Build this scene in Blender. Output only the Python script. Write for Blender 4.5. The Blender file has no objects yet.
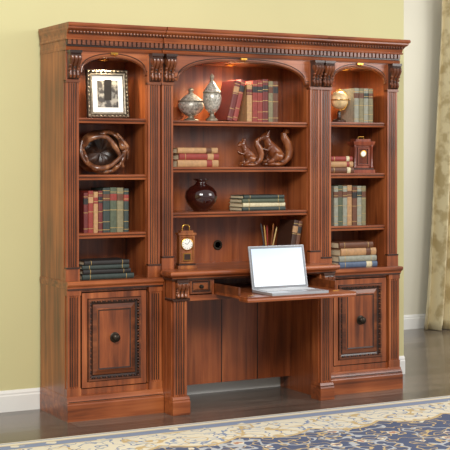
import bpy, bmesh, math, random
from mathutils import Matrix, Vector, Euler, noise
random.seed(7)
S=bpy.context.scene
S.view_settings.view_transform='Standard'

def lin(r,g,b):
    f=lambda c:(c/12.92 if c<=.04045 else ((c+.055)/1.055)**2.4)
    return (f(r/255),f(g/255),f(b/255),1)

# ---------------------------------------------------------------- materials
def newmat(name):
    m=bpy.data.materials.new(name); m.use_nodes=True
    nt=m.node_tree; b=nt.nodes['Principled BSDF']
    return m,nt,b
def plain(name,col,rough=.5,metal=0,coat=0,var=.12,scale=30,emis=0,bump=0):
    m,nt,b=newmat(name); N=nt.nodes; L=nt.links
    tc=N.new('ShaderNodeTexCoord'); no=N.new('ShaderNodeTexNoise')
    no.inputs['Scale'].default_value=scale; no.inputs['Detail'].default_value=4
    L.new(tc.outputs['Object'],no.inputs['Vector'])
    r=N.new('ShaderNodeValToRGB'); c=lin(*col)
    r.color_ramp.elements[0].position=.3; r.color_ramp.elements[1].position=.7
    r.color_ramp.elements[0].color=tuple([x*(1-var) for x in c[:3]])+(1,)
    r.color_ramp.elements[1].color=tuple([min(1,x*(1+var)) for x in c[:3]])+(1,)
    L.new(no.outputs['Fac'],r.inputs['Fac']); L.new(r.outputs['Color'],b.inputs['Base Color'])
    b.inputs['Roughness'].default_value=rough; b.inputs['Metallic'].default_value=metal
    b.inputs['Coat Weight'].default_value=coat
    if emis:
        b.inputs['Emission Color'].default_value=c; b.inputs['Emission Strength'].default_value=emis
    if bump:
        bp=N.new('ShaderNodeBump'); bp.inputs['Strength'].default_value=bump; bp.inputs['Distance'].default_value=.005
        L.new(no.outputs['Fac'],bp.inputs['Height']); L.new(bp.outputs['Normal'],b.inputs['Normal'])
    return m
def wood(name,cols,grain='z',rough=.34,coat=.25,k=1.0):
    m,nt,b=newmat(name); N=nt.nodes; L=nt.links
    tc=N.new('ShaderNodeTexCoord'); mp=N.new('ShaderNodeMapping')
    s={'z':(22,22,1.3),'x':(1.3,22,22),'y':(22,1.3,22)}[grain]
    mp.inputs['Scale'].default_value=[q*k for q in s]
    no=N.new('ShaderNodeTexNoise'); no.inputs['Scale'].default_value=1; no.inputs['Detail'].default_value=7
    no.inputs['Roughness'].default_value=.6; no.inputs['Distortion'].default_value=.6
    n2=N.new('ShaderNodeTexNoise'); n2.inputs['Scale'].default_value=3; n2.inputs['Detail'].default_value=2
    L.new(tc.outputs['Object'],mp.inputs['Vector']); L.new(mp.outputs['Vector'],no.inputs['Vector'])
    L.new(tc.outputs['Object'],n2.inputs['Vector'])
    mx=N.new('ShaderNodeMath'); mx.operation='MULTIPLY_ADD'; mx.inputs[1].default_value=.35
    L.new(n2.outputs['Fac'],mx.inputs[0]); 
    m2=N.new('ShaderNodeMath'); m2.operation='MULTIPLY'; m2.inputs[1].default_value=.65
    L.new(no.outputs['Fac'],m2.inputs[0]); L.new(m2.outputs[0],mx.inputs[2])
    r=N.new('ShaderNodeValToRGB'); e=r.color_ramp.elements
    e[0].position=.36; e[0].color=lin(*cols[0]); e[1].position=.64; e[1].color=lin(*cols[2])
    q=e.new(.5); q.color=lin(*cols[1])
    L.new(mx.outputs[0],r.inputs['Fac']); L.new(r.outputs['Color'],b.inputs['Base Color'])
    b.inputs['Roughness'].default_value=rough; b.inputs['Coat Weight'].default_value=coat
    b.inputs['Coat Roughness'].default_value=.25
    bp=N.new('ShaderNodeBump'); bp.inputs['Strength'].default_value=.08; bp.inputs['Distance'].default_value=.002
    L.new(no.outputs['Fac'],bp.inputs['Height']); L.new(bp.outputs['Normal'],b.inputs['Normal'])
    return m
C1=[(90,43,20),(143,74,37),(178,102,56)]
WV=wood('cherry_wood_vertical',C1,'z'); WH=wood('cherry_wood_horizontal',C1,'x')
WB=wood('cherry_wood_back_panel',[(100,48,22),(140,72,36),(168,94,50)],'z')
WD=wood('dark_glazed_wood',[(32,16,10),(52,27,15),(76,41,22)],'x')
WM=wood('medium_carved_wood',[(72,36,18),(108,56,28),(142,80,42)],'x')
GOLD=plain('aged_brass',(200,150,70),.3,1)
BRONZE=plain('dark_bronze',(60,52,44),.4,.9)
PAGES=plain('book_pages',(225,210,175),.8,var=.06,scale=120)
GILT=plain('gilt_lettering',(190,158,98),.45,.4)
SILVER=plain('laptop_silver',(186,188,192),.35,.5,var=.02)
WHITE=plain('white_enamel',(240,238,230),.4,var=.02)
BLACK=plain('black_plastic',(25,24,24),.4)
TRIM=plain('trim_white_paint',(236,235,230),.4,var=.02,scale=3)

# ---------------------------------------------------------------- mesh builder
class MB:
    def __init__(s): s.v=[];s.f=[];s.m=[];s.s=[];s.mats=[]
    def mi(s,mat):
        if mat not in s.mats: s.mats.append(mat)
        return s.mats.index(mat)
    def add(s,vs,fs,mat,smooth=False,M=None):
        o=len(s.v)
        for p in vs:
            p=Vector(p)
            s.v.append(tuple(M@p) if M else tuple(p))
        mats=mat if isinstance(mat,list) else [mat]*len(fs)
        for f,mm in zip(fs,mats):
            s.f.append([i+o for i in f]); s.m.append(s.mi(mm)); s.s.append(smooth)
    def box(s,x0,x1,y0,y1,z0,z1,mat,M=None):
        vs=[(x0,y0,z0),(x1,y0,z0),(x1,y1,z0),(x0,y1,z0),(x0,y0,z1),(x1,y0,z1),(x1,y1,z1),(x0,y1,z1)]
        fs=[(0,3,2,1),(4,5,6,7),(0,1,5,4),(1,2,6,5),(2,3,7,6),(3,0,4,7)]
        s.add(vs,fs,mat,False,M)
    def prism(s,poly,ax,c0,c1,mat,M=None,smooth=False):
        n=len(poly)
        def P(a,b,c): return {'x':(c,a,b),'y':(a,c,b),'z':(a,b,c)}[ax]
        vs=[P(a,b,c0) for a,b in poly]+[P(a,b,c1) for a,b in poly]
        fs=[(i,(i+1)%n,(i+1)%n+n,i+n) for i in range(n)]
        s.add(vs,fs,mat,smooth,M)
        s.add(vs,[tuple(range(n)),tuple(range(n,2*n))],mat,False,M)
    def lathe(s,prof,mat,c=(0,0,0),seg=40,M=None,smooth=True):
        vs=[];fs=[]
        for r,z in prof:
            for i in range(seg):
                a=2*math.pi*i/seg; vs.append((c[0]+r*math.cos(a),c[1]+r*math.sin(a),c[2]+z))
        for j in range(len(prof)-1):
            for i in range(seg):
                k=(i+1)%seg; fs.append((j*seg+i,j*seg+k,(j+1)*seg+k,(j+1)*seg+i))
        fs.append(tuple(range(seg))); fs.append(tuple((len(prof)-1)*seg+i for i in range(seg)))
        s.add(vs,fs,mat,smooth,M)
    def sphere(s,c,r,mat,seg=20,rings=12,M=None):
        if not isinstance(r,(tuple,list)): r=(r,r,r)
        vs=[(c[0],c[1],c[2]-r[2])];fs=[]
        for j in range(1,rings):
            t=math.pi*j/rings
            for i in range(seg):
                a=2*math.pi*i/seg
                vs.append((c[0]+r[0]*math.sin(t)*math.cos(a),c[1]+r[1]*math.sin(t)*math.sin(a),c[2]-r[2]*math.cos(t)))
        vs.append((c[0],c[1],c[2]+r[2])); L=len(vs)-1
        for i in range(seg):
            k=(i+1)%seg
            fs.append((0,1+k,1+i)); fs.append((L,L-seg+i,L-seg+k))
            for j in range(rings-2):
                fs.append((1+j*seg+i,1+j*seg+k,1+(j+1)*seg+k,1+(j+1)*seg+i))
        s.add(vs,fs,mat,True,M)
    def tube(s,pts,rad,mat,seg=12,M=None,closed=False):
        pts=[Vector(p) for p in pts]; n=len(pts)
        if not isinstance(rad,(list,tuple)): rad=[rad]*n
        vs=[];fs=[];prev=None
        for i,p in enumerate(pts):
            if closed: t=(pts[(i+1)%n]-pts[i-1])
            else: t=pts[min(i+1,n-1)]-pts[max(i-1,0)]
            t.normalize()
            u=prev if prev else (Vector((0,0,1)) if abs(t.z)<.9 else Vector((1,0,0)))
            u=(u-t*u.dot(t)).normalized(); prev=u; w=t.cross(u)
            for k in range(seg):
                a=2*math.pi*k/seg; vs.append(p+(u*math.cos(a)+w*math.sin(a))*rad[i])
        for i in range(n if closed else n-1):
            j=(i+1)%n
            for k in range(seg):
                l=(k+1)%seg; fs.append((i*seg+k,i*seg+l,j*seg+l,j*seg+k))
        if not closed: fs+= [tuple(range(seg)),tuple((n-1)*seg+k for k in range(seg))]
        s.add(vs,fs,mat,True,M)
    def ring(s,x0,x1,yf,yb,prof,mat,dl=1,dr=1):
        """moulding profile (d,z) swept round left, front and right of a rectangle"""
        vs=[];n=len(prof)
        for d,z in prof:
            vs+=[(x0-d*dl,yb,z),(x0-d*dl,yf-d,z),(x1+d*dr,yf-d,z),(x1+d*dr,yb,z)]
        fs=[]
        for j in range(n-1):
            for i in range(3): fs.append((j*4+i,j*4+i+1,(j+1)*4+i+1,(j+1)*4+i))
            fs.append((j*4+3,j*4,(j+1)*4,(j+1)*4+3))
        fs.append((0,1,2,3)); fs.append(tuple((n-1)*4+i for i in range(4)))
        s.add(vs,fs,mat)
    def loops(s,x0,x1,z0,z1,y,prof,mats,M=None,back=None):
        """concentric rectangular loops: prof=(inset,yoffset)"""
        vs=[];fs=[];ms=[]
        pr=list(prof)
        if back is not None: pr=[(pr[0][0],back)]+pr; mats=[mats[0]]+list(mats)
        for i,yo in pr:
            vs+=[(x0+i,y+yo,z0+i),(x1-i,y+yo,z0+i),(x1-i,y+yo,z1-i),(x0+i,y+yo,z1-i)]
        n=len(pr)
        for j in range(n-1):
            for i in range(4):
                k=(i+1)%4; fs.append((j*4+i,j*4+k,(j+1)*4+k,(j+1)*4+i)); ms.append(mats[j])
        fs.append(tuple((n-1)*4+i for i in range(4))); ms.append(mats[n-1])
        if back is not None: fs.append((0,1,2,3)); ms.append(mats[0])
        s.add(vs,fs,ms,False,M)
    def build(s,name,loc=(0,0,0),rot=(0,0,0),bevel=0,remesh=0):
        me=bpy.data.meshes.new(name); me.from_pydata(s.v,[],s.f)
        for m in s.mats: me.materials.append(m)
        me.polygons.foreach_set('material_index',s.m); me.polygons.foreach_set('use_smooth',s.s)
        bm=bmesh.new(); bm.from_mesh(me); bmesh.ops.recalc_face_normals(bm,faces=bm.faces); bm.to_mesh(me); bm.free()
        me.update()
        o=bpy.data.objects.new(name,me); S.collection.objects.link(o)
        o.location=loc; o.rotation_euler=rot
        if bevel:
            b=o.modifiers.new('bevel','BEVEL'); b.width=bevel; b.segments=2; b.limit_method='ANGLE'; b.angle_limit=math.radians(40)
        if remesh:
            r=o.modifiers.new('remesh','REMESH'); r.mode='VOXEL'; r.voxel_size=remesh; r.use_smooth_shade=True
            q=o.modifiers.new('smooth','SMOOTH'); q.factor=.6; q.iterations=4
        return o
def R(ax,deg): return Matrix.Rotation(math.radians(deg),4,ax)
def T(x,y,z): return Matrix.Translation((x,y,z))

# ---------------------------------------------------------------- furniture parts
def fluted(mb,x0,x1,yf,yb,z0,z1,n=4,mat=WV,margin=.010):
    poly=[(x0,yb),(x0,yf),(x0+margin,yf)]
    w=(x1-x0-2*margin)/n
    for i in range(n):
        a=x0+margin+i*w+w*.12; b=x0+margin+(i+1)*w-w*.12; c=(a+b)/2; r=(b-a)/2
        for k in range(7):
            t=math.pi*k/6; poly.append((c-r*math.cos(t),yf+r*math.sin(t)*1.0))
    poly+=[(x1-margin,yf),(x1,yf),(x1,yb)]
    mb.prism(poly,'z',z0,z1,mat)
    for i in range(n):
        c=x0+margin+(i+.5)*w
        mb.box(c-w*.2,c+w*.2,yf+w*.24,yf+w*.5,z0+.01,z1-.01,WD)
def corbel(mb,xc,w,yf,zt,h,d):
    pr=[(.02,0),(-1,0),(-1,-.1),(-.92,-.13),(-1,-.2),(-.98,-.3),(-.8,-.42),(-.55,-.52),(-.4,-.64),(-.42,-.76),(-.5,-.86),(-.42,-.96),(-.2,-1),(.02,-1)]
    mb.prism([(yf+a*d,zt+b*h) for a,b in pr],'x',xc-w/2,xc+w/2,WD)
    for k in (-.33,0,.33):
        pts=[(xc+k*w,yf+a*d-.002,zt+b*h) for a,b in pr[4:12]]
        rr=[w*.15,w*.17,w*.15,w*.13,w*.10,w*.11,w*.14,w*.07]
        if k==0: rr=[q*1.15 for q in rr]
        mb.tube(pts,rr,WM,8)
    for sx in (-1,1):
        mb.lathe([(0.0001,-.003),(w*.24,-.003),(w*.24,.003),(w*.0001,.003)],WM,M=T(xc+sx*w*.5,yf-d*.7,zt-h*.27)@R('Y',90),seg=16)
        for q in range(4):
            mb.sphere((xc+sx*w*.4,yf-d*(.75-.12*q),zt-h*(.38+.14*q)),(w*.14,d*.18,h*.06),WM,10,6)
    for q in range(5):
        mb.sphere((xc,yf-d*(1.06-.13*q),zt-h*(.2+.13*q)),(w*.13,d*.1,h*.035),WD,10,6)
    mb.box(xc-w*.56,xc+w*.56,yf-d*1.05,yf+.01,zt-.012,zt+.001,WD)
def valance(mb,x0,x1,zs,zc,zt,yf,th,p,q,mat):
    n=48; vs=[];fs=[]; xm=(x0+x1)/2; hw=(x1-x0)/2; edge=[]
    for i in range(n+1):
        t=-math.cos(math.pi*i/n); x=xm+hw*t
        sh=.94
        if abs(t)>sh: z=zs
        else: z=zs+.012+(zc-zs-.012)*max(0,1-abs(t/sh)**p)**q
        edge.append((x,z))
        vs+=[(x,yf,zt),(x,yf,z),(x,yf+th,zt),(x,yf+th,z)]
    for i in range(n):
        a=i*4;b=a+4
        fs+=[(a,a+1,b+1,b),(a+2,b+2,b+3,a+3),(a,b,b+2,a+2),(a+1,a+3,b+3,b+1)]
    fs+=[(0,2,3,1),(n*4,n*4+1,n*4+3,n*4+2)]
    mb.add(vs,fs,mat)
    mb.tube([(x,yf-.001,z+.006) for x,z in edge],.006,WM,8)
    mb.tube([(x,yf-.001,z+.02) for x,z in edge],.003,WD,6)
def crown(mb,x0,x1,yf,yb,dl,dr):
    z=1.955
    if dl: x0-=.001
    pr=[(0,z),(.010,z),(.014,z+.012),(.010,z+.02),(.012,z+.025)]
    mb.ring(x0,x1,yf,yb,pr+[(0,z+.025)],WH,dl,dr)
    mb.ring(x0+.002,x1,yf,yb,[(0,z+.02),(.016,z+.02),(.018,z+.055),(0,z+.055)],WD,0,0)
    if dl: mb.box(x0,x0+.01,yf+.003,yb,z+.022,z+.06,WH)
    pr=[(0,z+.055),(.03,z+.055),(.032,z+.063),(.024,z+.066),(.03,z+.085),(.046,z+.1),(.062,z+.108),(.066,z+.112),(.066,z+.12),(.074,z+.122),(.078,z+.13),(.074,z+.141),(0,z+.141)]
    mb.ring(x0,x1,yf,yb,pr,WH,dl,dr)
    n=int((x1-x0)/.026); st=(x1-x0)/n
    for i in range(n):
        x=x0+(i+.5)*st
        mb.box(x-st*.32,x+st*.32,yf-.031,yf-.01,z+.029,z+.054,WM)
    n=int((x1-x0)/.019); st=(x1-x0)/n
    mb.box(x0+.002,x1,yf-.047,yf-.02,z+.086,z+.104,WD)
    for i in range(n):
        x=x0+(i+.5)*st
        mb.sphere((x,yf-.05,z+.094),(.0075,.008,.009),WM,8,5)
def shelf(mb,x0,x1,yf,yb,zt):
    mb.box(x0,x1,yf+.012,yb,zt-.026,zt,WH)
    mb.ring(x0,x1,yf+.012,yf+.02,[(0,zt-.028),(.008,zt-.028),(.010,zt-.02),(.006,zt-.015),(.012,zt-.009),(.012,zt-.001),(0,zt-.001)],WH,0,0)
    mb.box(x0,x1,yf+.002,yf+.012,zt-.0165,zt-.0135,WD)
def canister(mb,x,y):
    mb.lathe([(.020,0),(.030,0),(.031,-.006),(.022,-.008),(.020,-.003)],GOLD,c=(x,y,1.925),seg=24)
def light_plate(mb,x,yf,z):
    mb.box(x-.020,x+.020,yf-.008,yf,z-.006,z+.006,GOLD)
    mb.tube([(x,yf-.004,z-.004),(x,yf-.016,z-.010),(x,yf-.02,z-.014)],.004,GOLD,8)

def bookcase(x0,name,dl,dr):
    mb=MB(); W=.555; pw=.08; x1=x0+W; yb=.398
    xr=x0-(.001 if dl else 0)
    for a,b in ((x0,x0+pw),(x1-pw,x1)):
        mb.box(a,b,.045,yb,.735,1.99,WV)
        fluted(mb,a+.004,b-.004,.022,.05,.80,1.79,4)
        mb.box(a,b,.018,.05,.735,.80,WV); mb.box(a+.002,b-.002,.012,.05,.80,.808,WD)
        mb.box(a,b,.020,.05,1.79,1.96,WV); mb.box(a-.0,b+.0,.014,.05,1.785,1.797,WM)
        corbel(mb,(a+b)/2,.062,.022,1.952,.15,.05)
    mb.box(x0+pw-.01,x1-pw+.01,.33,.345,.73,1.96,WB)
    mb.box(x0+.002,x1-.002,.05,yb-.002,1.925,1.96,WH)
    for z in (1.60,1.296,.984): shelf(mb,x0+pw,x1-pw,.04,.33,z)
    valance(mb,x0+pw,x1-pw,1.835,1.925,1.957,.026,.022,2.0,.5,WH)
    mb.box(x0,x1,.022,.05,1.95,1.965,WH)
    light_plate(mb,(x0+x1)/2,.02,1.945); canister(mb,(x0+x1)/2,.17)
    crown(mb,x0,x1,.02,yb,dl,dr)
    mb.ring(xr,x1,.0,yb,[(0,.695),(.006,.695),(.008,.705),(.016,.712),(.02,.718),(.02,.73),(.014,.735),(0,.735)],WH,dl,dr)
    mb.ring(x0+.003,x1,.0,.05,[(0,.688),(.007,.688),(.007,.696),(0,.696)],WD,0,0)
    for a,b in ((x0,x0+pw),(x1-pw,x1)):
        mb.box(a,b,.03,yb,.1,.7,WV)
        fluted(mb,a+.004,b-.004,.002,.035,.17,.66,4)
        mb.box(a,b,.0,.035,.66,.695,WV); mb.box(a,b,.0,.035,.12,.17,WV)
    mb.box(x0+pw,x1-pw,.02,.04,.675,.70,WV); mb.box(x0+pw,x1-pw,.02,yb,.12,.16,WV)
    mb.box(x0+pw-.01,x1-pw+.01,.035,.345,.15,.69,WD)
    pr=[(0,0),(.006,-.012),(.036,-.012),(.040,-.020),(.050,-.020),(.056,-.006),(.066,-.002),(.070,-.006),(.092,-.012),(.097,-.016),(.105,-.014)]
    ms=[WD,WV,WD,WM,WD,WD,WD,WM,WV,WD,WV]
    dx0,dx1,dz0,dz1=x0+pw+.005,x1-pw-.005,.16,.675
    mb.loops(dx0,dx1,dz0,dz1,.028,pr,ms,back=.03)
    q=.054   # carved bead run round the door panel
    per=[((dx0+q,dz0+q),(dx1-q,dz0+q)),((dx1-q,dz0+q),(dx1-q,dz1-q)),((dx1-q,dz1-q),(dx0+q,dz1-q)),((dx0+q,dz1-q),(dx0+q,dz0+q))]
    for (ax,az),(bx,bz) in per:
        Ls=math.hypot(bx-ax,bz-az); n=int(Ls/.015)
        for i in range(n):
            t=i/n; mb.sphere((ax+(bx-ax)*t,.014,az+(bz-az)*t),(.0055,.006,.0055),WD if i%2 else WM,8,5)
    M=T((x0+x1)/2,.014,.425)@R('X',90)
    mb.lathe([(.001,0),(.026,0),(.028,.003),(.022,.005),(.012,.006),(.009,.012),(.012,.02),(.020,.024),(.021,.03),(.014,.036),(.001,.038)],BRONZE,M=M,seg=28)
    mb.ring(xr,x1,.0,yb,[(0,0),(.018,0),(.018,.085),(.014,.092),(.016,.098),(.010,.112),(.006,.118),(.004,.128),(0,.13)],WH,dl,dr)
    mb.ring(x0+.003,x1,.0,.05,[(0,.100),(.0165,.100),(.0165,.104),(0,.104)],WD,0,0)
    return mb.build(name,bevel=.0012)
bookcase(0,'bookcase_cabinet',.15,0)
bookcase(1.585,'bookcase_cabinet.001',0,.5)

def desk():
    mb=MB(); x0=.557; x1=1.583; pw=.075; yb=.398
    a0,a1=x0+pw,x1-pw
    for a,b in ((x0,a0),(a1,x1)):
        mb.box(a,b,.045,yb,.775,1.99,WV)
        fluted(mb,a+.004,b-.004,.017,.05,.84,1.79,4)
        mb.box(a,b,.013,.05,.775,.84,WV); mb.box(a+.002,b-.002,.007,.05,.84,.848,WD)
        mb.box(a,b,.015,.05,1.79,1.96,WV); mb.box(a,b,.009,.05,1.785,1.797,WM)
        corbel(mb,(a+b)/2,.060,.017,1.952,.15,.055)
    mb.box(a0-.01,a1+.01,.33,.345,.77,1.96,WB)
    mb.box(x0,x1,.05,yb,1.925,1.96,WH)
    for z in (1.594,1.335,1.084): shelf(mb,a0,a1,.035,.33,z)
    valance(mb,a0,a1,1.81,1.925,1.957,.022,.022,3.2,.62,WH)
    mb.box(x0,x1,.017,.05,1.95,1.965,WH)
    light_plate(mb,(x0+x1)/2,.016,1.945); canister(mb,(x0+x1)/2,.17)
    crown(mb,x0,x1,.012,yb,0,0)
    mb.lathe([(.018,0),(.028,0),(.03,.003),(.028,.006),(.018,.006),(.018,0)],BRONZE,M=T(1.07,.329,.877)@R('X',90),seg=28)
    mb.lathe([(.001,0),(.02,0),(.02,.002),(.001,.002)],WM,M=T(1.07,.331,.877)@R('X',90),seg=28)
    mb.box(x0,x1,-.03,yb,.745,.775,WH)
    mb.ring(x0,x1,-.13,-.024,[(0,.735),(.004,.735),(.008,.742),(.018,.748),(.024,.754),(.026,.762),(.024,.772),(.018,.7755),(0,.7755)],WH)
    mb.ring(x0,x1,-.125,-.024,[(0,.725),(.006,.725),(.010,.734),(.010,.738),(0,.738)],WD)
    for a,b,pi in ((x0,x0+.1,x0+.045),(x1-.09,x1,x1-.045)):
        fluted(mb,a+.010,b-.010,-.115,-.03,.10,.625,4)
        mb.box(a+.002,b-.002,-.098,-.03,.09,.73,WV)
        mb.box(a,b,-.122,-.03,.62,.73,WV)
        mb.ring(a,b,-.122,-.03,[(0,.615),(.004,.615),(.006,.625),(0,.63)],WD,.5,.5)
        corbel(mb,(a+b)/2,.066,-.120,.728,.10,.032)
        mb.ring(a+.002,b-.002,-.118,-.028,[(0,0),(.014,0),(.014,.07),(.009,.078),(.011,.084),(.004,.098),(0,.1)],WH,.3,.3)
        if a==x0: mb.box(x0,pi,-.04,yb,.0,.745,WV)
        else: mb.box(pi,x1,-.04,yb,.0,.745,WV)
    ia,ib=x0+.1,x1-.09
    mb.box(x0+.04,x1-.04,-.11,.33,.622,.638,WH)
    mb.box(ia,ib,-.118,-.10,.612,.642,WH)
    mb.box(ia,ib,-.118,-.10,.733,.747,WH)
    mb.box(.800,.812,-.116,.3,.63,.745,WV)
    mb.box(x0+.04,x1-.04,.28,.295,.08,.745,WB)
    for xx in (.83,1.07,1.31): mb.box(xx-.003,xx+.003,.277,.282,.08,.62,WD)
    mb.loops(ia+.004,.798,.646,.730,-.112,[(0,0),(.003,-.010),(.012,-.010),(.017,-.003),(.022,-.003),(.028,-.009)],[WM,WM,WD,WD,WM,WM],back=.02)
    mb.lathe([(.001,0),(.012,0),(.006,.004),(.006,.01),(.011,.014),(.009,.02),(.001,.021)],BRONZE,M=T(.728,-.12,.688)@R('X',90),seg=20)
    tx0,tx1=.816,1.490
    mb.box(tx0,tx1,-.395,.2,.641,.655,WH)
    mb.ring(tx0,tx1,-.485,-.397,[(0,.630),(.004,.630),(.007,.640),(.004,.648),(.007,.655),(0,.657)],WH,.6,.3)
    mb.ring(tx0,tx1,-.485,-.397,[(0,.639),(.0066,.639),(.0066,.642),(0,.642)],WD,.6,.3)
    mb.box(tx0,tx0+.012,-.385,.2,.655,.700,WM)
    mb.box(tx1-.012,tx1,-.30,.2,.655,.700,WM)
    mb.box(tx0+.05,tx0+.09,-.4,-.39,.650,.658,GOLD); mb.box(tx1-.09,tx1-.05,-.4,-.39,.650,.658,GOLD)
    return mb.build('writing_desk_with_hutch',bevel=.0012)
desk()

# ---------------------------------------------------------------- books
BC={}
def bcol(c):
    if c not in BC: BC[c]=plain('book_cover_%d_%d_%d'%c,c,.5,var=.15,scale=60)
    return BC[c]
RED=(140,52,42);DRED=(104,38,34);TAN=(178,136,94);BRN=(100,60,38);DBR=(66,40,28);GRN=(80,88,68);DGR=(50,60,55)
OLV=(126,118,88);GREY=(144,144,128);BLU=(84,100,124);CRM=(208,196,160);BLK=(38,34,32)
def book(mb,M,t,h,d,col,label=None,bands=4):
    c=bcol(col); n=8; b=min(.008,t*.25)
    def arc(off,yb): return [(t/2-(t/2+off)*math.cos(math.pi*i/n), -(b+off)*math.sin(math.pi*i/n)) for i in range(n+1)]+[(t+off,yb),(-off,yb)]
    mb.prism(arc(0,.006),'z',0,h,c,M)
    mb.box(0,.0028,.004,d,0,h,c,M); mb.box(t-.0028,t,.004,d,0,h,c,M)
    mb.box(.0028,t-.0028,.005,d-.005,.004,h-.004,PAGES,M)
    zz={5:[.06,.24,.5,.76,.94],4:[.08,.3,.68,.92],3:[.1,.5,.9],2:[.15,.85],0:[]}[bands]
    for z in zz: mb.prism(arc(.0009,.003),'z',z*h-.0013,z*h+.0013,GILT,M)
    if label: mb.prism(arc(.0007,.003),'z',.71*h,.86*h,bcol(label),M)
def row(name,loc,specs,gap=.0006,d=.16):
    mb=MB(); x=0
    for sp in specs:
        t,h,col=sp[:3]; lab=sp[3] if len(sp)>3 else None; lean=sp[4] if len(sp)>4 else 0
        if lean:
            a=lean
            M=T(x,0,t*math.sin(math.radians(a)))@R('Y',a)
            book(mb,M,t,h,d,col,lab,4); x+=t/math.cos(math.radians(a))+gap
        else:
            if len(sp)>5: x+=sp[5]
            book(mb,T(x,random.uniform(0,.006),0),t,h,d,col,lab,random.choice([3,4,5])); x+=t+gap
    return mb.build(name,loc)
def stack(name,loc,specs,d=.16):
    mb=MB(); z=0
    for sp in specs:
        t,L,col=sp[:3]; ox=sp[3] if len(sp)>3 else 0; rz=sp[4] if len(sp)>4 else 0; lab=sp[5] if len(sp)>5 else None
        M=T(ox,0,z+t)@R('Z',rz)@R('Y',90)
        book(mb,M,t,L,d,col,lab,2); z+=t+.0004
    return mb.build(name,loc)
k=.0002
row('book_row',(.128,.085,.984+k),[(.026,.215,DRED,BLK),(.030,.225,RED,TAN),(.026,.22,TAN,RED),(.026,.225,DRED,BLK),(.042,.24,DGR,BRN),(.040,.242,GRN,RED),(.040,.24,OLV,BRN),(.030,.235,DGR,RED)])
stack('book_stack',(.105,.05,.7352),[(.028,.30,DGR,0,0),(.026,.28,BLK,.005,2),(.022,.27,DGR,.0,-1),(.024,.26,BLK,.012,0)])
row('book_row.001',(.995,.075,1.594+k),[(.034,.232,DRED,TAN,14),(.03,.24,RED,BLK,14),(.036,.215,TAN,DRED,0,.062),(.034,.235,RED,BLK),(.034,.235,RED,BLK),(.038,.245,DRED,BLK),(.03,.235,OLV,BRN),(.036,.235,BRN,BLK)])
stack('book_stack.001',(.672,.055,1.335+k),[(.040,.255,TAN,0,0,RED),(.036,.25,RED,.01,1,TAN),(.032,.25,TAN,.0,0,BRN)])
stack('book_stack.002',(1.085,.06,1.084+k),[(.022,.285,DGR,0,0),(.024,.28,CRM,.005,1),(.022,.275,GRN,.0,-1),(.020,.27,DGR,.01,1)])
row('book_row.002',(1.388,.06,.7757),[(.032,.25,DBR,TAN,10),(.026,.245,BRN,BLK,10)])
row('book_row.003',(1.868,.085,1.60+k),[(.034,.205,GREY,BRN),(.034,.205,OLV,BRN),(.034,.205,GREY,DGR),(.032,.205,OLV,BRN)])
stack('book_stack.003',(1.685,.07,1.296+k),[(.036,.165,BRN,0,0,CRM),(.034,.16,TAN,.0,0,RED),(.030,.15,RED,.005,0,CRM)])
row('book_row.004',(1.722,.085,.984+k),[(.030,.235,GREY,BRN),(.032,.24,GRN,BRN),(.032,.235,GREY,BRN),(.034,.24,TAN,BRN),(.034,.23,BRN,BLK),(.034,.235,GREY,DGR),(.03,.235,OLV,BRN)])
stack('book_stack.004',(1.735,.05,.7352),[(.034,.27,BLU,0,0,CRM),(.036,.265,GREY,.0,0),(.044,.25,TAN,.012,0,BRN),(.036,.24,BRN,.0,0)])

# ---------------------------------------------------------------- ornaments
def photo_mat():
    m,nt,b=newmat('sepia_photograph'); N=nt.nodes;L=nt.links
    tc=N.new('ShaderNodeTexCoord'); v=N.new('ShaderNodeTexNoise'); v.inputs['Scale'].default_value=26; v.inputs['Detail'].default_value=3
    L.new(tc.outputs['Object'],v.inputs['Vector']); r=N.new('ShaderNodeValToRGB'); e=r.color_ramp.elements
    e[0].position=.44;e[0].color=lin(66,60,54);e[1].position=.58;e[1].color=lin(170,164,150)
    L.new(v.outputs['Fac'],r.inputs['Fac']); L.new(r.outputs['Color'],b.inputs['Base Color']); b.inputs['Roughness'].default_value=.3
    return m
PEW=plain('antique_pewter',(120,110,94),.4,.5,var=.4,scale=60,bump=.6)
DP=plain('dark_pewter',(58,50,42),.4,.5)
mb=MB(); M=R('X',-9)
mb.loops(-.118,.118,0,.27,0,[(0,0),(.004,-.010),(.012,-.014),(.016,-.008),(.022,-.013),(.030,-.012),(.034,-.004),(.038,-.003),(.060,-.003),(.0601,-.0035)],[DP,PEW,DP,PEW,PEW,DP,WHITE,WHITE,WHITE,photo_mat()],M,back=.012)
mb.prism([(.012,.2),(.012,.02),(.075,-.012),(.079,-.012)],'x',-.02,.02,DP,T(0,0,.012))
for i in range(11):
    for x,z in ((-.108+.0216*i,.01),(-.108+.0216*i,.26)): mb.sphere((x,-.013,z),(.008,.005,.006),PEW,8,6,M)
for i in range(12):
    for x in (-.108,.108): mb.sphere((x,-.013,.015+.0218*i),(.006,.005,.008),PEW,8,6,M)
mb.build('picture_frame',(.300,.15,1.6025),(0,0,math.radians(-10)))

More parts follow.
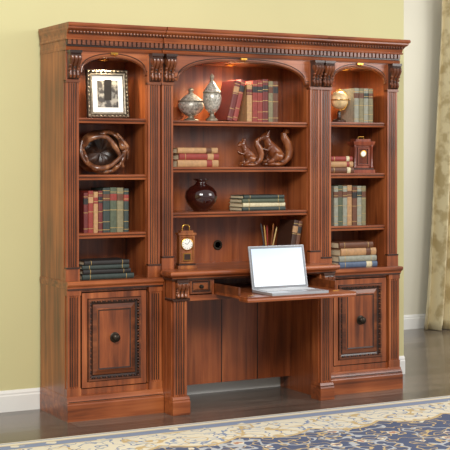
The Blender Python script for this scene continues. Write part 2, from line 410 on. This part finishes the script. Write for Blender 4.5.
RT=wood('root_wood',[(36,20,14),(112,66,40),(190,132,88)],'y',.3,.5,.8)
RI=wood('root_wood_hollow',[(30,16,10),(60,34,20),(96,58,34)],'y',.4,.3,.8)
def rootbowl():
    mb=MB(); nr,ns=14,64; 
    def pt(j,i,inner):
        a=2*math.pi*i/ns; t=j/(nr-1)
        ph=math.radians(-24+112*t)
        rr=.128*math.cos(ph); y=.095*math.sin(ph)
        nn=noise.noise(Vector((math.cos(a)*1.1,math.sin(a)*1.1,t*1.5)))
        n2=noise.noise(Vector((math.cos(a)*3,math.sin(a)*3,t*3+5)))
        rr*=1+.2*nn+.07*n2; y+=(.06*nn+.03*n2)*(1-t)
        if inner: rr*=.86; y=y*.86
        return (rr*math.cos(a),y,rr*math.sin(a)*.95)
    for inner in (0,1):
        vs=[pt(j,i,inner) for j in range(nr) for i in range(ns)]; fs=[]
        for j in range(nr-1):
            for i in range(ns):
                q=(i+1)%ns; fs.append((j*ns+i,j*ns+q,(j+1)*ns+q,(j+1)*ns+i))
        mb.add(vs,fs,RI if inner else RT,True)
    pts=[];rad=[]
    for i in range(ns):
        a=Vector(pt(0,i,0)); b=Vector(pt(0,i,1)); pts.append((a+b)/2)
        an=2*math.pi*i/ns; rad.append(.0125+.008*noise.noise(Vector((math.cos(an)*2,math.sin(an)*2,3)))+.003*math.sin(an*3+1))
    mb.tube(pts,rad,RT,10,closed=True)
    def limb(P,r):
        P=[Vector(p) for p in P]; out=[];rr=[]
        n=len(P)
        for s in range(n-1):
            p0=P[max(s-1,0)];p1=P[s];p2=P[s+1];p3=P[min(s+2,n-1)]
            for q in range(6):
                t=q/6
                out.append(.5*((2*p1)+(p2-p0)*t+(2*p0-5*p1+4*p2-p3)*t*t+(3*p1-p0-3*p2+p3)*t**3))
                rr.append(r[s]*(1-t)+r[s+1]*t)
        out.append(P[-1]);rr.append(r[-1]); mb.tube(out,rr,RT,10)
    limb([(-.125,-.02,.02),(-.08,-.06,.075),(0,-.065,.085),(.05,-.06,.035),(.085,-.04,-.02),(.105,-.03,-.08)],[.008,.016,.012,.015,.011,.008])
    limb([(-.11,-.03,-.05),(-.05,-.065,-.085),(.02,-.06,-.075),(.08,-.05,-.03),(.13,-.04,.02)],[.009,.018,.013,.011,.005])
    limb([(-.12,-.03,.07),(-.13,-.03,.0),(-.10,-.04,-.06)],[.006,.014,.008])
    limb([(.07,-.03,.105),(.125,-.03,.03),(.13,-.02,-.04)],[.006,.014,.006])
    zmin=min(v[2] for v in mb.v)
    mb.v=[(x,y,z-zmin) for x,y,z in mb.v]
    mb.build('driftwood_root_bowl',(.278,.17,1.2975),(0,0,math.radians(-12)))
rootbowl()

def mosaic():
    m,nt,b=newmat('silver_mosaic'); N=nt.nodes;L=nt.links
    tc=N.new('ShaderNodeTexCoord'); v=N.new('ShaderNodeTexVoronoi'); v.inputs['Scale'].default_value=110
    L.new(tc.outputs['Object'],v.inputs['Vector']); r=N.new('ShaderNodeValToRGB'); e=r.color_ramp.elements
    e[0].color=lin(110,104,94);e[1].color=lin(222,216,202)
    L.new(v.outputs['Color'],r.inputs['Fac']); L.new(r.outputs['Color'],b.inputs['Base Color']); b.inputs['Roughness'].default_value=.35; b.inputs['Metallic'].default_value=.3
    return m
MO=mosaic(); PW=plain('urn_pewter',(140,130,112),.4,.45)
def urn(name,loc,H,Rm):
    mb=MB()
    foot=[(.001,0),(.62,0),(.64,.02),(.60,.045),(.34,.08),(.22,.13),(.26,.16)]
    body=[(.26,.16),(.5,.2),(.78,.28),(.94,.38),(1,.47),(.97,.54),(.9,.58)]
    lid=[(.9,.58),(.96,.595),(.96,.615),(.86,.63),(.7,.69),(.46,.76),(.26,.81),(.2,.83)]
    fin=[(.2,.83),(.24,.84),(.14,.86),(.2,.89),(.24,.92),(.18,.96),(.06,.99),(.001,1)]
    for pr,m in ((foot,PW),(body,MO),(lid,MO),(fin,PW)): mb.lathe([(r*Rm,z*H) for r,z in pr],m)
    mb.lathe([(Rm*.90,H*.575),(Rm*1.0,H*.585),(Rm*1.0,H*.605),(Rm*.9,H*.615)],PW)
    mb.build(name,loc)
urn('finial_urn',(.848,.235,1.5945),.195,.074); urn('finial_urn.001',(.922,.118,1.5945),.272,.053)

VS=plain('dark_oxblood_glaze',(48,16,12),.12,0,1,var=.4,scale=12)
mb=MB(); mb.lathe([(.001,0),(.042,0),(.044,.006),(.06,.022),(.084,.05),(.094,.082),(.088,.112),(.066,.136),(.04,.150),(.030,.158),(.030,.168),(.044,.18),(.046,.184),(.040,.184),(.026,.168),(.024,.15)],VS,seg=56)
mb.build('round_vase',(.868,.15,1.0845))

SQ=wood('carved_figurine_wood',[(70,34,18),(118,62,32),(164,100,56)],'z',.25,.6,.8)
def squirrel(name,loc,s,rz=0):
    mb=MB(); P=lambda x,y,z:(x*s,y*s,z*s)
    mb.sphere(P(-.02,0,.07),(.36*s,.18*s,.07*s),SQ)
    mb.tube([P(.14,0,.22),P(.04,0,.36),P(-.08,0,.50),P(-.16,0,.62),P(-.22,0,.72)],[.19*s,.19*s,.155*s,.11*s,.09*s],SQ,20)
    mb.sphere(P(-.25,0,.76),(.135*s,.11*s,.11*s),SQ)
    mb.sphere(P(-.37,0,.72),(.075*s,.06*s,.055*s),SQ)
    mb.sphere(P(-.44,0,.72),.022*s,SQ)
    for q in (-1,1):
        mb.tube([P(-.20,q*.06,.83),P(-.18,q*.08,.91),P(-.17,q*.085,.97)],[.045*s,.033*s,.008*s],SQ,10)
        mb.tube([P(.12,q*.12,.26),P(-.02,q*.15,.28),P(-.10,q*.14,.16),P(-.26,q*.13,.12)],[.13*s,.12*s,.06*s,.045*s],SQ,14)
        mb.tube([P(-.14,q*.09,.52),P(-.24,q*.10,.42),P(-.35,q*.05,.46),P(-.38,q*.02,.50)],[.06*s,.045*s,.035*s,.03*s],SQ,12)
        mb.sphere(P(-.30,q*.1,.79),.02*s,SQ)
    mb.sphere(P(-.39,0,.51),.05*s,SQ)
    mb.tube([P(.16,0,.14),P(.32,0,.14),P(.44,0,.24),P(.48,0,.42),P(.42,0,.60),P(.32,0,.74),P(.30,0,.86),P(.38,0,.93),P(.46,0,.88)],
            [.06*s,.08*s,.10*s,.115*s,.12*s,.11*s,.09*s,.065*s,.035*s],SQ,18)
    mb.build(name,loc,(0,0,math.radians(rz)),remesh=.0028)
squirrel('wooden_squirrel_figurine',(1.155,.11,1.3352),.172,0)
squirrel('wooden_squirrel_figurine.001',(1.345,.15,1.3352),.228,0)

CW=wood('clock_wood',[(88,44,20),(140,78,36),(178,110,56)],'z',.3,.5)
mb=MB()
mb.box(-.055,.055,-.035,.035,0,.018,CW); mb.box(-.048,.048,-.03,.03,.018,.028,WD)
mb.loops(-.045,.045,.028,.185,-.026,[(0,0),(.004,-.002),(.010,-.002),(.013,.002)],[CW,CW,GOLD,CW],back=.052)
mb.box(-.052,.052,-.034,.034,.185,.198,CW); mb.box(-.036,.036,-.024,.024,.198,.21,CW)
mb.tube([(-.02,0,.208),(-.02,0,.23),(-.01,0,.24),(.01,0,.24),(.02,0,.23),(.02,0,.208)],.0032,GOLD,8)
Mc=T(0,-.026,.135)@R('X',90)
mb.lathe([(.001,0),(.036,0),(.036,.004),(.031,.007),(.030,.004)],GOLD,M=Mc,seg=32); mb.lathe([(.001,.003),(.030,.003),(.030,.005),(.001,.005)],WHITE,M=Mc,seg=32)
for a in range(12):
    mb.box(-.0012,.0012,.022,.028,.0048,.0056,BLACK,Mc@R('Z',a*30))
mb.box(-.0012,.0012,0,.022,.0052,.006,BLACK,Mc@R('Z',-40)); mb.box(-.0012,.0012,0,.015,.0052,.006,BLACK,Mc@R('Z',70))
mb.box(-.022,.022,-.030,-.026,.045,.085,GOLD); mb.box(-.018,.018,-.0315,-.03,.049,.081,WD)
mb.build('mantel_clock',(.712,.03,.776),(0,0,math.radians(-10)),bevel=.001)

RW=wood('redwood_box',[(84,32,18),(132,58,32),(164,84,48)],'z',.3,.5)
mb=MB()
mb.box(-.072,.072,-.05,.05,0,.02,RW); mb.box(-.066,.066,-.045,.045,.02,.03,WD)
mb.box(-.052,.052,-.03,.04,.03,.165,RW)
for x in (-.056,.056):
    mb.lathe([(.010,0),(.010,.008),(.007,.014),(.0065,.07),(.007,.12),(.010,.128),(.010,.135)],RW,c=(x,-.034,.03),seg=16)
mb.loops(-.040,.040,.045,.155,-.030,[(0,0),(.003,-.005),(.008,-.005),(.012,0)],[WD,RW,WD,RW],back=.002)
mb.lathe([(.001,0),(.020,0),(.022,.003),(.001,.004)],GOLD,M=T(0,-.03,.115)@R('X',90),seg=24)
mb.lathe([(.001,.0035),(.016,.0035),(.016,.005),(.001,.005)],WHITE,M=T(0,-.03,.115)@R('X',90),seg=24)
mb.ring(-.06,.06,-.04,.045,[(0,.165),(.004,.165),(.01,.178),(.012,.19),(0,.19)],RW)
mb.box(-.05,.05,-.033,.038,.19,.205,RW)
mb.tube([(-.02,0,.203),(-.018,0,.219),(.018,0,.219),(.02,0,.203)],.003,GOLD,8)
mb.build('wooden_table_clock',(1.945,.13,1.2965),(0,0,math.radians(-8)),bevel=.001)

mb=MB()
mb.lathe([(.001,0),(.040,0),(.042,.008),(.036,.014),(.014,.022),(.009,.04),(.013,.052),(.007,.062),(.006,.07)],WD,seg=28)
GL=plain('globe_parchment_map',(226,196,146),.35,.1,var=.35,scale=28)
mb.sphere((0,0,.133),.054,GL,28,18)
mb.tube([(.062*math.cos(t*math.pi/12-1.2),0,.133+.062*math.sin(t*math.pi/12-1.2)) for t in range(0,13)][::-1]+[(0,0,.07)],.0035,GOLD,8)
mb.tube([(.062*math.cos(t*math.pi/18),.062*math.sin(t*math.pi/18),.133) for t in range(36)],.003,GOLD,8,closed=True)
mb.lathe([(.001,.18),(.006,.186),(.006,.198),(.001,.205)],GOLD)
mb.build('table_globe',(1.782,.12,1.6005))

mb=MB(); mb.lathe([(.001,0),(.034,0),(.036,.004),(.035,.1),(.037,.105),(.033,.105),(.031,.02),(.001,.018)],WD,seg=28)
for i,(c,a,l) in enumerate([((190,120,50),0,.21),((150,40,34),70,.2),((60,60,60),140,.215),((196,150,80),210,.205),((120,70,40),280,.21),((200,170,110),330,.195)]):
    M=R('Z',a)@T(.010,0,.022)@R('Y',7+i)
    m=bcol(c); mb.lathe([(.004,0),(.004,l-.02),(.0008,l)],m,M=M,seg=6,smooth=False)
mb.build('pencil_cup',(1.285,.11,.776))

# laptop
def scrmat():
    m,nt,b=newmat('laptop_display'); N=nt.nodes;L=nt.links
    tc=N.new('ShaderNodeTexCoord'); sp=N.new('ShaderNodeSeparateXYZ'); L.new(tc.outputs['Object'],sp.inputs[0])
    r=N.new('ShaderNodeValToRGB'); e=r.color_ramp.elements
    mr=N.new('ShaderNodeMapRange'); mr.inputs[1].default_value=.02; mr.inputs[2].default_value=.24; L.new(sp.outputs[2],mr.inputs[0])
    e[0].color=lin(232,237,242); e[1].color=lin(188,206,228); L.new(mr.outputs[0],r.inputs['Fac'])
    L.new(r.outputs['Color'],b.inputs['Base Color']); L.new(r.outputs['Color'],b.inputs['Emission Color']); b.inputs['Emission Strength'].default_value=.28
    b.inputs['Roughness'].default_value=.2
    return m
SCR=scrmat()
BZ=plain('laptop_bezel',(120,122,126),.35,.4,var=.02)
KEY=plain('laptop_keys',(205,206,208),.5,var=.02)
mb=MB(); w=.352; d=.215
mb.box(0,w,0,d,0,.014,SILVER)
mb.box(.02,w-.02,d*.42,d-.022,.0138,.0146,plain('keyboard_well',(110,112,116),.5))
for r_ in range(5):
    for c_ in range(14):
        kx=.024+c_*(w-.048)/14; ky=d*.44+r_*.0195
        mb.box(kx,kx+.018,ky,ky+.0155,.0146,.0165,KEY)
mb.box(w*.36,w*.64,.012,d*.38,.0138,.0144,BZ)
M=T(0,d,.014)@R('X',-12)
mb.box(0,w,-.004,.004,0,.236,SILVER,M)
mb.loops(.0,w,0,.236,-.0042,[(0,0),(.003,-.0006),(.014,-.0006),(.0145,.0001)],[SILVER,BZ,BZ,SCR],M)
mb.lathe([(.005,0),(.005,w*.8)],SILVER,M=T(w*.1,d,.014)@R('Y',90),seg=12)
mb.build('laptop',(.965,-.485,.6575),bevel=.0008)

# ---------------------------------------------------------------- room
def wallmat(name,c):
    return plain(name,c,.75,var=.03,scale=1.2)
mb=MB(); mb.box(-3.4,2.475,.42,.56,0,2.9,wallmat('yellow_green_wall_paint',(208,201,150))); mb.build('wall_back')
mb=MB(); mb.box(-3.4,6.4,2.2,2.34,0,2.9,wallmat('cream_wall_paint',(218,213,194))); mb.build('wall_far')
mb=MB(); mb.box(-3.54,-3.4,-7.5,2.34,0,2.9,wallmat('side_wall_paint',(208,201,150))); mb.build('wall_left')
def baseboard(name,x0,x1,y):
    mb=MB(); mb.prism([(y,0),(y-.016,0),(y-.016,.085),(y-.012,.092),(y-.013,.1),(y-.006,.112),(y,.116)],'x',x0,x1,TRIM); mb.build(name)
baseboard('baseboard_back',-3.4,2.475,.42); baseboard('baseboard_far',2.6,6.4,2.2)

def floormat():
    m,nt,b=newmat('dark_plank_floor'); N=nt.nodes;L=nt.links
    tc=N.new('ShaderNodeTexCoord'); br=N.new('ShaderNodeTexBrick')
    br.inputs['Scale'].default_value=1; br.inputs['Brick Width'].default_value=1.2; br.inputs['Row Height'].default_value=.16
    br.inputs['Mortar Size'].default_value=.003; br.inputs['Color1'].default_value=lin(112,100,90); br.inputs['Color2'].default_value=lin(86,76,68); br.inputs['Mortar'].default_value=lin(48,42,38)
    L.new(tc.outputs['Object'],br.inputs['Vector'])
    mp=N.new('ShaderNodeMapping'); mp.inputs['Scale'].default_value=(2,26,1); no=N.new('ShaderNodeTexNoise'); no.inputs['Detail'].default_value=6; no.inputs['Scale'].default_value=1
    L.new(tc.outputs['Object'],mp.inputs['Vector']); L.new(mp.outputs['Vector'],no.inputs['Vector'])
    r=N.new('ShaderNodeValToRGB'); r.color_ramp.elements[0].color=(.55,.55,.55,1); r.color_ramp.elements[1].color=(1.3,1.3,1.3,1); r.color_ramp.elements[0].position=.3; r.color_ramp.elements[1].position=.7
    L.new(no.outputs['Fac'],r.inputs['Fac'])
    mx=N.new('ShaderNodeMix'); mx.data_type='RGBA'; mx.blend_type='MULTIPLY'; mx.inputs[0].default_value=.8
    L.new(br.outputs['Color'],mx.inputs[6]); L.new(r.outputs['Color'],mx.inputs[7]); L.new(mx.outputs[2],b.inputs['Base Color'])
    b.inputs['Roughness'].default_value=.25; b.inputs['Coat Weight'].default_value=.2
    return m
mb=MB(); mb.box(-3.54,6.4,-7.5,2.34,-.1,0,floormat()); mb.build('floor')

def rugmat(hx,hy):
    m,nt,b=newmat('oriental_rug_pile'); N=nt.nodes;L=nt.links
    def math_(op,a,b_=None,c=None):
        n=N.new('ShaderNodeMath'); n.operation=op
        for i,q in enumerate((a,b_,c)):
            if q is None: continue
            if isinstance(q,(int,float)): n.inputs[i].default_value=q
            else: L.new(q,n.inputs[i])
        return n.outputs[0]
    def mix(f,a,b_):
        n=N.new('ShaderNodeMix'); n.data_type='RGBA'; L.new(f,n.inputs[0])
        for i,q in ((6,a),(7,b_)):
            if isinstance(q,tuple): n.inputs[i].default_value=q
            else: L.new(q,n.inputs[i])
        return n.outputs[2]
    tc=N.new('ShaderNodeTexCoord'); sp=N.new('ShaderNodeSeparateXYZ'); L.new(tc.outputs['Object'],sp.inputs[0])
    x,y=sp.outputs[0],sp.outputs[1]
    dx=math_('SUBTRACT',hx,math_('ABSOLUTE',x)); dy=math_('SUBTRACT',hy,math_('ABSOLUTE',y)); d=math_('MINIMUM',dx,dy)
    nz=N.new('ShaderNodeTexNoise'); nz.inputs['Scale'].default_value=5; nz.inputs['Detail'].default_value=2; L.new(tc.outputs['Object'],nz.inputs['Vector'])
    n2=N.new('ShaderNodeTexNoise'); n2.inputs['Scale'].default_value=12; n2.inputs['Detail'].default_value=1; L.new(tc.outputs['Object'],n2.inputs['Vector'])
    vo=N.new('ShaderNodeTexVoronoi'); vo.inputs['Scale'].default_value=7.5; vo.inputs['Randomness'].default_value=.6; L.new(tc.outputs['Object'],vo.inputs['Vector'])
    v2=N.new('ShaderNodeTexVoronoi'); v2.inputs['Scale'].default_value=30; L.new(tc.outputs['Object'],v2.inputs['Vector'])
    fd=math_('ADD',vo.outputs['Distance'],math_('MULTIPLY',v2.outputs['Distance'],.24))
    scroll=math_('LESS_THAN',math_('ABSOLUTE',math_('SUBTRACT',n2.outputs['Fac'],.5)),.022)
    scr2=math_('LESS_THAN',math_('ABSOLUTE',math_('SUBTRACT',nz.outputs['Fac'],.47)),.018)
    f1=math_('LESS_THAN',fd,.36); f2=math_('LESS_THAN',fd,.28); f3=math_('LESS_THAN',fd,.19)
    cream=lin(222,213,190); navy=lin(76,86,114); blue=lin(132,144,168); pale=lin(180,182,184); gold=lin(196,170,122); rose=lin(178,132,106)
    bo=mix(scroll,cream,blue); bo=mix(scr2,bo,gold); bo=mix(f1,bo,pale); bo=mix(f2,bo,cream); bo=mix(f3,bo,gold)
    fi=mix(scroll,navy,gold); fi=mix(scr2,fi,pale); fi=mix(f1,fi,cream); fi=mix(f2,fi,rose); fi=mix(f3,fi,navy)
    sc=math_('ADD',d,math_('MULTIPLY',math_('ABSOLUTE',math_('SINE',math_('MULTIPLY',x,7.5))),-.10))
    isf=math_('GREATER_THAN',sc,.42); edge=math_('GREATER_THAN',sc,.395)
    col=mix(edge,bo,gold); col=mix(isf,col,fi)
    gb=mix(math_('LESS_THAN',fd,.33),blue,cream)
    for lim,c in ((.165,cream),(.155,gold),(.148,gb),(.075,gold),(.065,cream),(.03,blue),(.018,cream)):
        f=math_('LESS_THAN',d,lim); col=mix(f,col,c)
    L.new(col,b.inputs['Base Color']); b.inputs['Roughness'].default_value=.95
    n3=N.new('ShaderNodeTexNoise'); n3.inputs['Scale'].default_value=300; L.new(tc.outputs['Object'],n3.inputs['Vector'])
    bp=N.new('ShaderNodeBump'); bp.inputs['Strength'].default_value=.5; bp.inputs['Distance'].default_value=.003
    L.new(n3.outputs['Fac'],bp.inputs['Height']); L.new(bp.outputs['Normal'],b.inputs['Normal'])
    return m
hx,hy=2.1,1.5
mb=MB(); mb.box(-hx,hx,-hy,hy,0,.012,rugmat(hx,hy)); mb.build('area_rug',(-1.1+hx,-.39-hy,.0005),bevel=.004)

def curtmat():
    m,nt,b=newmat('gold_damask_curtain'); N=nt.nodes;L=nt.links
    tc=N.new('ShaderNodeTexCoord'); v=N.new('ShaderNodeTexNoise'); v.inputs['Scale'].default_value=9; v.inputs['Detail'].default_value=3; L.new(tc.outputs['Object'],v.inputs['Vector'])
    r=N.new('ShaderNodeValToRGB'); r.color_ramp.elements[0].color=lin(186,166,120); r.color_ramp.elements[1].color=lin(222,208,168); r.color_ramp.elements[0].position=.42;r.color_ramp.elements[1].position=.56
    L.new(v.outputs['Fac'],r.inputs['Fac']); L.new(r.outputs['Color'],b.inputs['Base Color']); b.inputs['Roughness'].default_value=.38; b.inputs['Sheen Weight'].default_value=.3
    return m
mb=MB(); nu,nv=160,40; vs=[];fs=[]
for j in range(nv+1):
    v=j/nv; z=.004+2.79*v; xl=3.90+.17*min(1,v*1.15)**.7
    for i in range(nu+1):
        u=i/nu; x=xl+u*(4.75-xl)
        y=2.05+(.045+.02*(1-v))*math.sin(u*2*math.pi*8+.5*math.sin(v*3))+.015*math.sin(u*41+v*2)
        vs.append((x,y,z))
for j in range(nv):
    for i in range(nu):
        a=j*(nu+1)+i; fs.append((a,a+1,a+nu+2,a+nu+1))
mb.add(vs,fs,curtmat(),True); cu=mb.build('window_curtain')
so=cu.modifiers.new('solid','SOLIDIFY'); so.thickness=.003
mb=MB(); mb.tube([(3.8,2.05,2.81),(5.0,2.05,2.81)],.0125,GOLD,16); mb.sphere((3.78,2.05,2.81),.03,GOLD)
mb.tube([(3.83,2.2,2.81),(3.83,2.05,2.81)],.008,GOLD,8); mb.tube([(4.85,2.2,2.81),(4.85,2.05,2.81)],.008,GOLD,8); mb.build('curtain_rod')

# ---------------------------------------------------------------- light
w=bpy.data.worlds.new('world'); S.world=w; w.use_nodes=True
w.node_tree.nodes['Background'].inputs[0].default_value=(1,.99,.98,1); w.node_tree.nodes['Background'].inputs[1].default_value=.55
def area(name,loc,tgt,size,power,col=(1,1,1)):
    l=bpy.data.lights.new(name,'AREA'); l.shape='RECTANGLE'; l.size=size[0]; l.size_y=size[1]; l.energy=power; l.color=col
    o=bpy.data.objects.new(name,l); S.collection.objects.link(o); o.location=loc
    o.rotation_euler=(Vector(tgt)-Vector(loc)).to_track_quat('-Z','Y').to_euler()
area('softbox_key',(-1.2,-4.2,3.2),(1.0,0,1.0),(1.7,1.3),200,(1,.98,.95))
area('softbox_fill',(4.2,-3.2,2.6),(1.6,0,1.0),(1.8,1.6),70,(1,.985,.96))
area('window_light',(5.2,.8,2.4),(3.6,2.0,.9),(1.4,1.6),45,(1,.98,.95))
for i,(x,p) in enumerate(((.2775,8),(1.07,16),(1.8625,8))):
    l=bpy.data.lights.new('display_lamp','SPOT'); l.energy=p; l.color=(1,.84,.6); l.spot_size=math.radians(150); l.spot_blend=.8; l.shadow_soft_size=.02
    o=bpy.data.objects.new('display_lamp',l); S.collection.objects.link(o); o.location=(x,.17,1.912)

# ---------------------------------------------------------------- camera
cd=bpy.data.cameras.new('camera'); cd.sensor_width=36; cd.lens=104; cd.shift_y=-65/450; cd.clip_end=60
c=bpy.data.objects.new('camera',cd); S.collection.objects.link(c)
c.location=(-2.505,-6.402,1.375); c.rotation_euler=(math.radians(90),0,math.radians(-28.3)); S.camera=c
